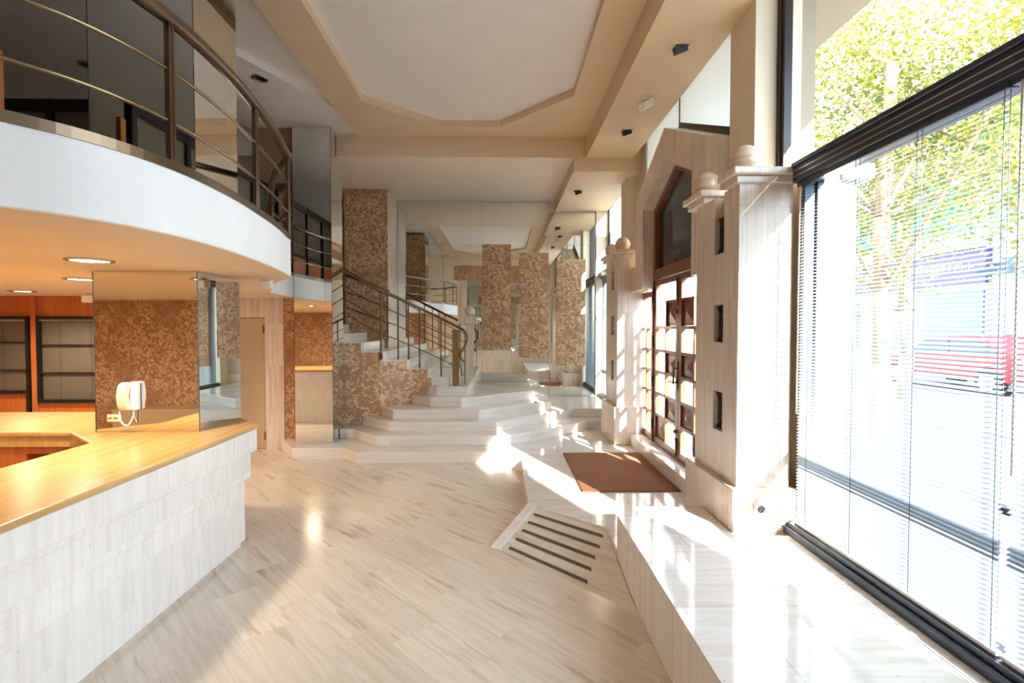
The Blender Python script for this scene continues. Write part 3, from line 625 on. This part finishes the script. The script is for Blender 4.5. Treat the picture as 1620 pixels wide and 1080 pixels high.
# ------------------------------------------------------------------ stone pillars beside the door
def pillar(y0, zb_front, label):
    t = thing('stone_pillar', label, 'pillar', (1.8, y0 + .37, PZ))
    X0, X1, y1 = 1.63, 2.0, y0 + .75
    zb, ztp = .69, 2.785
    sh = MB().box(X0, X1, y0, y0 + .235, zb, ztp).box(X0, X1, y0 + .395, y1, zb, ztp).box(X0 + .10, X1, y0 + .235, y0 + .395, zb, ztp)
    sl_ = ((1.03, 1.32), (1.69, 1.97), (2.35, 2.63))
    zc = [zb] + [v for p in sl_ for v in p] + [ztp]
    for a, c in list(zip(zc[0::2], zc[1::2]))[:-1]: sh.box(X0, X0 + .10, y0 + .235, y0 + .395, a, c)
    bmesh.ops.remove_doubles(sh.bm, verts=sh.bm.verts, dist=1e-5)
    sh.build('shaft', M['marble'], t)
    bs = MB().box(1.58, 2.03, y0 - .06, y1 + .085, PZ + .001, zb)
    bs.build('base', M['marble'], t, bevel=.006)
    for ya, yb in ((y0 - .06, y0 + .215), (y0 + .525, y1 + .17)):
        cp = MB().box(1.598, 2.03, ya + .035, yb - .035, ztp, ztp + .05).box(1.565, 2.06, ya, yb, ztp + .05, ztp + .10)
        cp.build('cap', M['marble'], t, bevel=.008, seg=2)
    for a, c in sl_:
        g = MB().box(X0 + .036, X0 + .099, y0 + .237, y0 + .393, a + .002, c - .002); gg = g.build('slit_plate', M['iron'], t)
        k = MB().tube(catmull([(X0 + .022, y0 + .25, a + .01), (X0 + .022, y0 + .34, (a + c) / 2), (X0 + .022, y0 + .25, c - .01)]), .006)
        k.tube(catmull([(X0 + .022, y0 + .38, a + .01), (X0 + .022, y0 + .29, (a + c) / 2), (X0 + .022, y0 + .38, c - .01)]), .006); k.build('grille', M['iron'], t)
    for bx, by in ((1.735, y0 + .15), (1.715, y0 + .76)): MB().ball((bx, by, ztp + .20), .108).build('stone_ball', M['ballstone'], t)
    return t
M['ballstone'] = stone('veined_ball_stone', srgb(226, 202, 176), srgb(196, 164, 134), srgb(140, 100, 76), 'slab', tw=9, th=9, rough=.2, vein=(6, 30), patch=.5, tint=0, grout=0)
p1 = pillar(3.45, .4, 'near stone pillar with two stone balls on its cap, beside the big window')
p2 = dup(p1, (0, 3.62, 0), 'far stone pillar with two stone balls on its cap, between the door and the mirror wall')
sk = thing('wall_socket', 'small square socket on the front of the near pillar base', 'socket', (1.767, 3.388, .56))
MB().box(1.725, 1.81, 3.379, 3.389, .522, .602).build('plate', M['plastic'], sk, bevel=.003)
MB().lathe([(.026, 0), (.026, -.004)], (1.772, 3.378, .562), 18, 'y').build('outlet', M['dark'], sk)

# ------------------------------------------------------------------ gabled stone surround
su = thing('door_surround', 'gabled stone surround hanging over the entrance doors', 'surround', (1.93, 5.7, 2.3)); cy = 5.70
def half(s): return [(cy + s * a, z) for a, z in ((.84, 2.3), (1.50, 2.3), (1.50, 2.63), (1.19, 2.63), (1.19, 3.51), (0, 4.04), (0, 3.67), (.84, 3.31))]
sb = MB().prism(half(1), 1.83, 2.05, 'x'); nearh = [(cy - .84, 2.3), (cy - 1.38, 2.3), (cy - 1.38, 2.63), (cy - 1.19, 2.63), (cy - 1.19, 3.51), (cy, 4.04), (cy, 3.67), (cy - .84, 3.31)]
sb.prism(nearh, 1.83, 2.05, 'x')
sb.build('stone_frame', M['marble'], su)
MB().prism([(cy - 1.25, 2.7), (cy - 1.25, 3.56), (cy + .12, 4.15), (cy + .3, 4.05), (cy + 1.25, 3.56), (cy + 1.25, 2.7), (cy + .9, 2.7), (cy + .9, 3.3), (cy, 3.66), (cy - .9, 3.3), (cy - .9, 2.7)], 2.051, 2.068, 'x').build('backing_frame', M['darkframe'], su)

# ------------------------------------------------------------------ entrance doors
dr = thing('entrance_door', 'mahogany entrance doors with glazed and panelled squares and a dark gabled fanlight', 'door', (2.0, cy - .05, .305))
XD = 1.985; DB, DT = .32, 2.40
def xbox(y0, y1, z0, z1, a=XD, b=XD + .055): return (a, b, y0, y1, z0, z1)
rowz = [.40, .69, .965, 1.24, 1.51, 1.80, 2.33]
def leaf(y0, y1, wood_near, name='door_leaf'):
    """y0<y1; wood squares sit in the column next to the meeting stile; wood_near True = that column is at y0 side"""
    m = MB(); ym = (y0 + y1) / 2
    m.box(*xbox(y0, y0 + .085, DB, DT)).box(*xbox(y1 - .085, y1, DB, DT)).box(*xbox(y0 + .085, y1 - .085, DB, rowz[0])).box(*xbox(y0 + .085, y1 - .085, rowz[6], DT))
    for z in rowz[1:6]: m.box(*xbox(y0 + .085, y1 - .085, z - .018, z + .018))
    m.box(*xbox(ym - .018, ym + .018, rowz[0], rowz[5]))
    lf = m.build(name, M['mahogany'], dr, bevel=.003)
    near = (y0 + .085, ym - .018); far = (ym + .018, y1 - .085)
    cen, out = (near, far) if wood_near else (far, near)
    wp_ = [(cen, 1.82, 2.10), (cen, rowz[3] + .018, rowz[4] - .018), (cen, rowz[1] + .018, rowz[2] - .018), (out, rowz[0], rowz[1] - .018)] if True else []
    if wood_near: wp_ = wp_
    for (a, c), z0, z1 in wp_:
        k = MB().box(*xbox(a, c, z0, z1, XD + .022, XD + .04)); cyy, czz = (a + c) / 2, (z0 + z1) / 2; bm = k.bm
        rim = [bm.verts.new((XD + .022, p, q)) for p, q in ((a + .03, z0 + .03), (c - .03, z0 + .03), (c - .03, z1 - .03), (a + .03, z1 - .03))]; ap = bm.verts.new((XD + .002, cyy, czz))
        for i in range(4): bm.faces.new((rim[i], rim[(i + 1) % 4], ap))
        k.build('raised_panel', M['mahogany'], lf)
    k = MB().box(*xbox(cen[0] - (0 if wood_near else .02), cen[1] + (.02 if wood_near else 0), 2.10, 2.125)); 
    yb = cen[1] if wood_near else cen[0]
    k.box(*xbox(yb - .012, yb + .012, 1.81, 2.11)); k.build('panel_moulding', M['mahogany'], lf)
    MB().quad((XD + .044, y0 + .08, rowz[0] - .005), (XD + .044, y1 - .08, rowz[0] - .005), (XD + .044, y1 - .08, rowz[6] + .005), (XD + .044, y0 + .08, rowz[6] + .005)).build('glazing', M['glass'], lf)
    return lf
l1 = leaf(5.63, 6.535, True)
l2 = leaf(4.715, 5.622, False)
for lf, y in ((l1, 5.665), (l2, 5.585)):
    pass
hm = MB().box(XD - .012, XD, 5.635, 5.675, 1.10, 1.42).tube([(XD - .045, 5.655, 1.16), (XD - .045, 5.655, 1.36)], .011).tube([(XD, 5.655, 1.18), (XD - .045, 5.655, 1.18)], .007).tube([(XD, 5.655, 1.34), (XD - .045, 5.655, 1.34)], .007)
hm.tube([(XD - .02, 5.70, 1.18), (XD - .05, 5.70, 1.18), (XD - .05, 5.80, 1.18)], .009); hm.build('handle', M['gold'], l1)
for z0, z1 in ((2.05, 2.36), (.35, .55)): MB().box(XD - .01, XD, 5.64, 5.66, z0, z1).lathe([(.012, z0), (.012, z1)], (XD - .012, 5.65, 0), 8).build('bolt', M['gold'], l1)
for z in (1.98, .62): MB().lathe([(.02, 0), (.026, -.012), (.014, -.03), (.014, -.034)], (XD, 5.672, z), 14, 'x').build('knob', M['gold'], l1)
for z in (.55, 1.10, 1.62, 2.20): MB().lathe([(.013, z - .07), (.013, z + .07)], (XD - .008, 6.545, 0), 8).build('hinge', M['iron'], l1)
def sidelight(y0, y1):
    m = MB().box(*xbox(y0, y0 + .07, DB, 2.28)).box(*xbox(y1 - .07, y1, DB, 2.28)).box(*xbox(y0 + .07, y1 - .07, DB, rowz[0])).box(*xbox(y0 + .07, y1 - .07, 2.20, 2.28))
    for z in rowz[1:6]: m.box(*xbox(y0 + .07, y1 - .07, z - .016, z + .016))
    ym = (y0 + y1) / 2; m.box(*xbox(ym - .016, ym + .016, rowz[0], rowz[5]))
    o = m.build('sidelight', M['mahogany'], dr, bevel=.003)
    MB().quad((XD + .044, y0 + .06, rowz[0] - .01), (XD + .044, y1 - .06, rowz[0] - .01), (XD + .044, y1 - .06, 2.21), (XD + .044, y0 + .06, 2.21)).build('glazing', M['glass'], o)
sidelight(6.60, 7.16); sidelight(4.22, 4.66)
fr = MB().box(XD - .015, XD + .07, 6.54, 6.60, .306, 2.44).box(XD - .015, XD + .07, 4.66, 4.712, .306, 2.44).box(XD - .015, XD + .07, 4.712, 6.54, 2.405, 2.54)
fr.box(XD - .01, XD + .07, 4.2, 7.18, .306, .318)
fr.build('frame', M['mahogany'], dr, bevel=.003)
fan = [(cy - .84, 2.541), (cy + .84, 2.541), (cy + .84, 3.31), (cy, 3.67), (cy - .84, 3.31)]
MB().prism(fan, XD + .04, XD + .05, 'x').build('fanlight', M['darkglass'], dr)
ff = MB(); ring = fan; ins = [(cy - .76, 2.56), (cy + .76, 2.56), (cy + .76, 3.255), (cy, 3.58), (cy - .76, 3.255)]
for i in range(1, 5): j = (i + 1) % 5; ff.prism([ring[i], ring[j], ins[j], ins[i]], XD - .01, XD + .055, 'x')
ff.build('fanlight_frame', M['mahogany'], dr)

# ------------------------------------------------------------------ reception counter
rc = thing('reception_counter', 'L-shaped travertine reception counter with stepped front and pale yellow top', 'counter', (-2.4, 3, 0))
XF = -2.02
def tier(inset, z0, z1, mat='counter'):
    a = XF - inset; e = 4.236 - inset * .6
    MB().prism([(a, .75), (a, e), (a - .37, e + .37), (a - .45, e + .37), (a - .45, .75)], z0, z1).build('front_tier', M[mat], rc, bevel=.003)
tier(.012, .785, .962); tier(.055, .565, .784); tier(.095, .05, .564); tier(.125, 0, .049)
MB().prism([(XF, .75), (XF, 4.236), (-2.39, 4.605), (-3.11, 4.88), (-7.4, 4.88), (-7.4, 3.93), (-3.31, 3.93), (-2.86, 3.56), (-2.86, .75)], .963, 1.0).build('countertop', M['countertop'], rc, bevel=.012, seg=3)
inner = MB().box(-7.38, -3.33, 3.955, 3.975, .88, .962).prism([(-3.33, 3.955), (-2.88, 3.585), (-2.88, 3.61), (-3.33, 3.98)], .88, .962)
inner.build('inner_apron', M['countertop'], rc)
MB().box(-7.38, -3.7, 3.99, 4.01, 0, .875).box(-3.72, -3.70, 4.01, 4.5, 0, .875).box(-3.72, -2.9, 4.50, 4.52, 0, .875).prism([(-3.7, 3.985), (-3.34, 3.985), (-2.9, 3.62), (-2.9, 3.66), (-3.33, 4.01), (-3.7, 4.01)], .82, .875).box(-3.1, -2.9, .75, 3.6, 0, .04).build('carcass', M['orange'], rc)
MB().box(-7.38, -2.5, 4.82, 4.85, 0, .962).build('rear_panel', M['counter'], rc)
MB().box(-3.6, -3.15, 4.15, 4.4, .45, .50).build('shelf', M['orange'], rc)

# intercom phone on the counter mirror
ph = thing('intercom_phone', 'cream wall intercom phone with looped cord on the mirrored column above the counter', 'phone', (-2.83, 3.9, 1.17))
MB().box(-2.865, -2.765, 3.885, 3.928, 1.172, 1.382).build('base', M['plastic'], ph, bevel=.008, seg=2)
hs = MB(); outer_ = catmull([(0, 3.884, 1.172), (0, 3.835, 1.19), (0, 3.815, 1.28), (0, 3.835, 1.365), (0, 3.884, 1.388)], 5); inn = [(3.884, 1.34), (3.868, 1.335), (3.858, 1.28), (3.868, 1.225), (3.884, 1.22)]
hs.prism([(p.y, p.z) for p in outer_] + inn, -2.872, -2.805, 'x'); hs.build('handset', M['ivory'], ph, bevel=.006, seg=2)
MB().tube(catmull([(-2.88, 3.86, 1.172), (-2.872, 3.86, 1.10), (-2.848, 3.87, 1.06), (-2.822, 3.88, 1.07), (-2.808, 3.90, 1.12), (-2.803, 3.905, 1.172)]), .006).build('cord', M['plastic'], ph)
ot = thing('wall_socket', 'double socket plate low on the mirrored column beside the intercom phone', 'socket', (-2.97, 3.928, 1.1))
MB().box(-3.02, -2.925, 3.918, 3.928, 1.078, 1.135).build('plate', M['ivory'], ot, bevel=.003)
for x in (-2.995, -2.952):
    MB().lathe([(.006, 0), (.006, -.002)], (x - .008, 3.917, 1.107), 8, 'y').lathe([(.006, 0), (.006, -.002)], (x + .008, 3.917, 1.107), 8, 'y').build('outlet', M['dark'], ot)
sb_ = MB().box(-5.9, -3.7, YF + .014, .1, 0, .56).build('sideboard', M['doorgrey'], o=(-4.8, -.1, 0), bevel=.005); tag(sb_, 'low beige sideboard by the papered office wall, seen in the counter mirror', 'sideboard')

# ------------------------------------------------------------------ display cabinets behind the counter
def cabinet(x0, x1, y, z0, z1, label, shelves):
    t = thing('display_cabinet', label, 'cabinet', ((x0 + x1) / 2, y, z0))
    f = .045
    MB().box(x0, x1, y - .05, y, z0, z0 + f).box(x0, x1, y - .05, y, z1 - f, z1).box(x0, x0 + f, y - .05, y, z0 + f, z1 - f).box(x1 - f, x1, y - .05, y, z0 + f, z1 - f).build('frame', M['black'], t)
    MB().box(x0 + f, x1 - f, y - .008, y - .001, z0 + f, z1 - f).build('back', M['smoke'], t)
    for z in shelves: MB().box(x0 + f, x1 - f, y - .045, y - .01, z - .009, z + .009).build('shelf', M['black'], t)
    MB().box(x0 + f, x1 - f, y - .049, y - .045, z1 - f - .022, z1 - f).build('track', M['chrome'], t)
    k = MB(); xx = x0 + .28
    while xx < x1 - .2: k.box(xx - .006, xx + .006, y - .016, y - .01, z0 + f, z1 - f); xx += .42
    k.build('mullions', M['smoke'], t)
    return t
cabinet(-6.30, -4.45, 7.03, .775, 1.955, 'black framed glass display cabinet set in orange wood, right of the wooden upright', (1.56, 1.18))
t = cabinet(-7.9, -6.40, 7.03, .9, 1.955, 'black framed glass display cabinet at the far left behind the counter', (1.60, 1.22))
MB().box(-6.45, -6.402, 6.98, 7.03, 0, .9).build('upright', M['black'], t)
up_ = MB().box(-6.385, -6.315, 6.995, 7.03, 0, 2.23).build('wooden_upright', M['orange'], o=(-6.35, 7.01, 0)); tag(up_, 'narrow orange wooden upright between the two display cabinets', 'panel')

# ------------------------------------------------------------------ outside
GZ = .22
st = MB().box(2.3, 60, -30, 60, GZ - .2, GZ).build('street', M['street'], o=(20, 10, GZ)); struct(st)
def pier(y0, y1, xl, ya, yb, label):
    t = thing('facade_pier', label, 'pier', (2.5, (y0 + y1) / 2, GZ))
    MB().box(2.302, xl, y0, y1, GZ, 2.80).build('shaft', M['render'], t); MB().box(2.302, xl + .08, y0 - .06, y1 + .06 * (y0 > 0), 2.80, 2.90).build('cap', M['render'], t)
    MB().box(2.302, 2.42, ya, yb, 2.90, 4.6).build('upper_shaft', M['outercream'], t); MB().ball((xl - .04, (y0 + y1) / 2, 3.0), .1).build('stone_ball', M['render'], t)
    return t
pier(3.42, 3.92, 2.42, 3.9, 4.35, 'white outside pier with cap and ball just beyond the big window frame')
pier(7.55, 8.14, 2.60, 7.6, 8.1, 'white outside pier with cap and ball added beyond the entrance to block sun')  # added to keep the sun off the rightmost hung panel
pier(-1.2, .14, 2.60, -1.2, .1, 'white outside pier added out of view to shade the near end of the big window')  # added out of view; its outer corner narrows the sun to a strip
ov_ = MB().prism([(2.303, -3), (3.5, -3), (3.5, 2.6), (3.2, 3.4), (3.2, 7.4), (2.303, 7.4)], 4.62, 4.85).build('canopy', M['outercream'], o=(2.7, 3, 4.62)); tag(ov_, 'cream roof canopy edge projecting above the window outside', 'canopy')  # near end widened out of view, added to shade the upper outside pier

bl = thing('shop_building', 'white building across the street with teal shutters and a purple shop fascia', 'building', (15.5, 18, GZ))
MB().box(15.5, 22, 6, 34, GZ, 9.5).build('wall', M['render'], bl)
for y0, y1, z0, z1, k in ((19.6, 21.6, 5.0, 6.9, 'teal'), (16.4, 19.2, 5.0, 6.9, 'teal'), (22.0, 24.5, 5.0, 6.9, 'teal'), (14.9, 15.7, 5.0, 6.3, 'shopglass'), (12.2, 13.8, 5.2, 6.9, 'shopglass'), (9.5, 11.2, 5.2, 6.9, 'shopglass')):
    MB().box(15.40, 15.5, y0, y1, z0, z1).build('shutter' if k == 'teal' else 'window', M[k], bl)
MB().box(15.1, 15.5, 15.6, 22.6, 4.35, 4.55).build('ledge', M['render'], bl)
sgn = MB().box(15.28, 15.5, 15.7, 21.6, 3.2, 4.3).build('fascia_sign', M['purple'], bl)
y = 20.3; rnd = random.Random(3)
while y > 16.2:
    w = rnd.uniform(.12, .2)
    if rnd.random() > .12:
        lt = MB().box(15.265, 15.279, y - .035, y, 3.62, 3.92)
        if rnd.random() > .35: lt.box(15.265, 15.279, y - w, y - .035, 3.88, 3.92)
        if rnd.random() > .4: lt.box(15.265, 15.279, y - w, y - .035, 3.62, 3.66)
        lt.box(15.265, 15.279, y - w, y - .035, 3.75, 3.79)
        lt.build('letter', M['render'], sgn)
    y -= w + .07
MB().lathe([(.24, 0), (.24, -.012)], (15.279, 20.75, 3.75), 24, 'x').build('emblem', M['render'], sgn)
for y0, y1 in ((15.9, 18.2), (19.0, 20.4), (11.0, 13.6), (21.6, 22.9)): MB().box(15.42, 15.5, y0, y1, .95 if y0 != 11.0 else .5, 3.0).build('shop_window', M['shopglass'], bl)
aw = MB(); aw.prism([(15.5, 3.95), (14.5, 3.45), (14.5, 3.35), (15.5, 3.85)], 10.3, 15.3, 'y'); aw.build('striped_awning', M['grey'], bl)
g_ = MB()
for k in range(14): g_.box(15.36, 15.4, 11.05 + k * .19, 11.09 + k * .19, .5, 3.0)
g_.build('window_bars', M['grey'], bl)

# car
cr = thing('car', 'red hatchback parked across the street', 'car', (12.2, 12.4, GZ))
Yc, Xc = 12.6, 12.0
side = [(-2.0, .32), (-2.05, .62), (-1.95, .80), (-1.05, .92), (-.45, 1.36), (.95, 1.42), (1.75, 1.0), (2.0, .92), (2.05, .5), (1.98, .3)]
MB().prism([(Yc - a, GZ + z) for a, z in side], Xc - .85, Xc + .85, 'x').build('body', M['red'], cr, bevel=.06, seg=3)
MB().prism([(Yc - a, GZ + z) for a, z in ((-.90, .95), (-.42, 1.30), (.25, 1.34), (.25, .96))], Xc - .862, Xc - .84, 'x').build('side_window', M['carglass'], cr)
MB().prism([(Yc - a, GZ + z) for a, z in ((.32, .96), (.32, 1.34), (.92, 1.34), (1.5, 1.0))], Xc - .862, Xc - .84, 'x').build('side_window', M['carglass'], cr)
for a in (-1.3, 1.3):
    w_ = MB().lathe([(.31, -.10), (.33, -.08), (.33, .08), (.31, .10)], (Xc - .80, Yc - a, GZ + .33), 24, 'x').build('wheel', M['tyre'], cr)
    MB().lathe([(.2, -.115), (.2, -.10)], (Xc - .80, Yc - a, GZ + .33), 18, 'x').build('hub', M['chrome'], w_)
for a in (-1.3, 1.3):
    MB().lathe([(.31, -.10), (.33, -.08), (.33, .08), (.31, .10)], (Xc + .78, Yc - a, GZ + .33), 24, 'x').build('wheel', M['tyre'], cr)

# trees
def tree(x, y, h, rad, n, label, mat, seed, lean=0.0, low=.45, leaf_s=.13):
    rnd = random.Random(seed); t = thing('street_tree', label, 'tree', (x, y, GZ))
    tr = MB(); br = []
    p = [Vector((x + lean * k / 5 + rnd.uniform(-.05, .05), y + rnd.uniform(-.06, .06), GZ + h * .62 * k / 5)) for k in range(6)]
    for k in range(5): tr.sweep([p[k], p[k + 1]], [(r * math.cos(a), r * math.sin(a)) for r in (.13 - .014 * k,) for a in [i * PI / 4 for i in range(8)]])
    tips = []
    for k in range(16):
        b0 = p[rnd.choice((2, 3, 3, 4, 4, 5))]; a = rnd.uniform(0, 2 * PI); L = rnd.uniform(.5, 1.0) * rad
        e = b0 + Vector((math.cos(a) * L, math.sin(a) * L, rnd.uniform(.25, .95) * h * .36)); mid = (b0 + e) / 2 + Vector((0, 0, -.12))
        tr.tube(catmull([b0, mid, e], 3), .03, 5); tips += [mid, e, (mid + e) / 2, e + Vector((rnd.uniform(-.5, .5), rnd.uniform(-.5, .5), rnd.uniform(-.3, .4)))]
    tr.build('trunk', M['bark'], t)
    lf = MB(); bm = lf.bm
    for k in range(n):
        c = rnd.choice(tips); q = c + Vector((rnd.gauss(0, .38), rnd.gauss(0, .38), rnd.gauss(0, .26)))
        u = Vector((rnd.gauss(0, 1), rnd.gauss(0, 1), rnd.gauss(0, .5))).normalized(); w = u.cross(Vector((rnd.gauss(0, 1), rnd.gauss(0, 1), rnd.gauss(0, 1)))).normalized(); s = leaf_s * rnd.uniform(.6, 1.2)
        bm.faces.new([bm.verts.new(q - u * s * .5), bm.verts.new(q + w * s * .22), bm.verts.new(q + u * s * .5), bm.verts.new(q - w * s * .22)])
    lf.build('foliage', mat, t)
    return t
tree(5.35, 7.0, 8.4, 2.1, 17000, 'yellow-green street tree filling the upper window', M['leaf'], 5, leaf_s=.095)
tree(7.6, 6.2, 8.4, 2.5, 12000, 'greener street tree behind the yellow-green one', M['leaf2'], 9, leaf_s=.11)
tree(8.6, 10.6, 7.8, 2.4, 9000, 'street tree in front of the shop building', M['leaf2'], 12, leaf_s=.12)
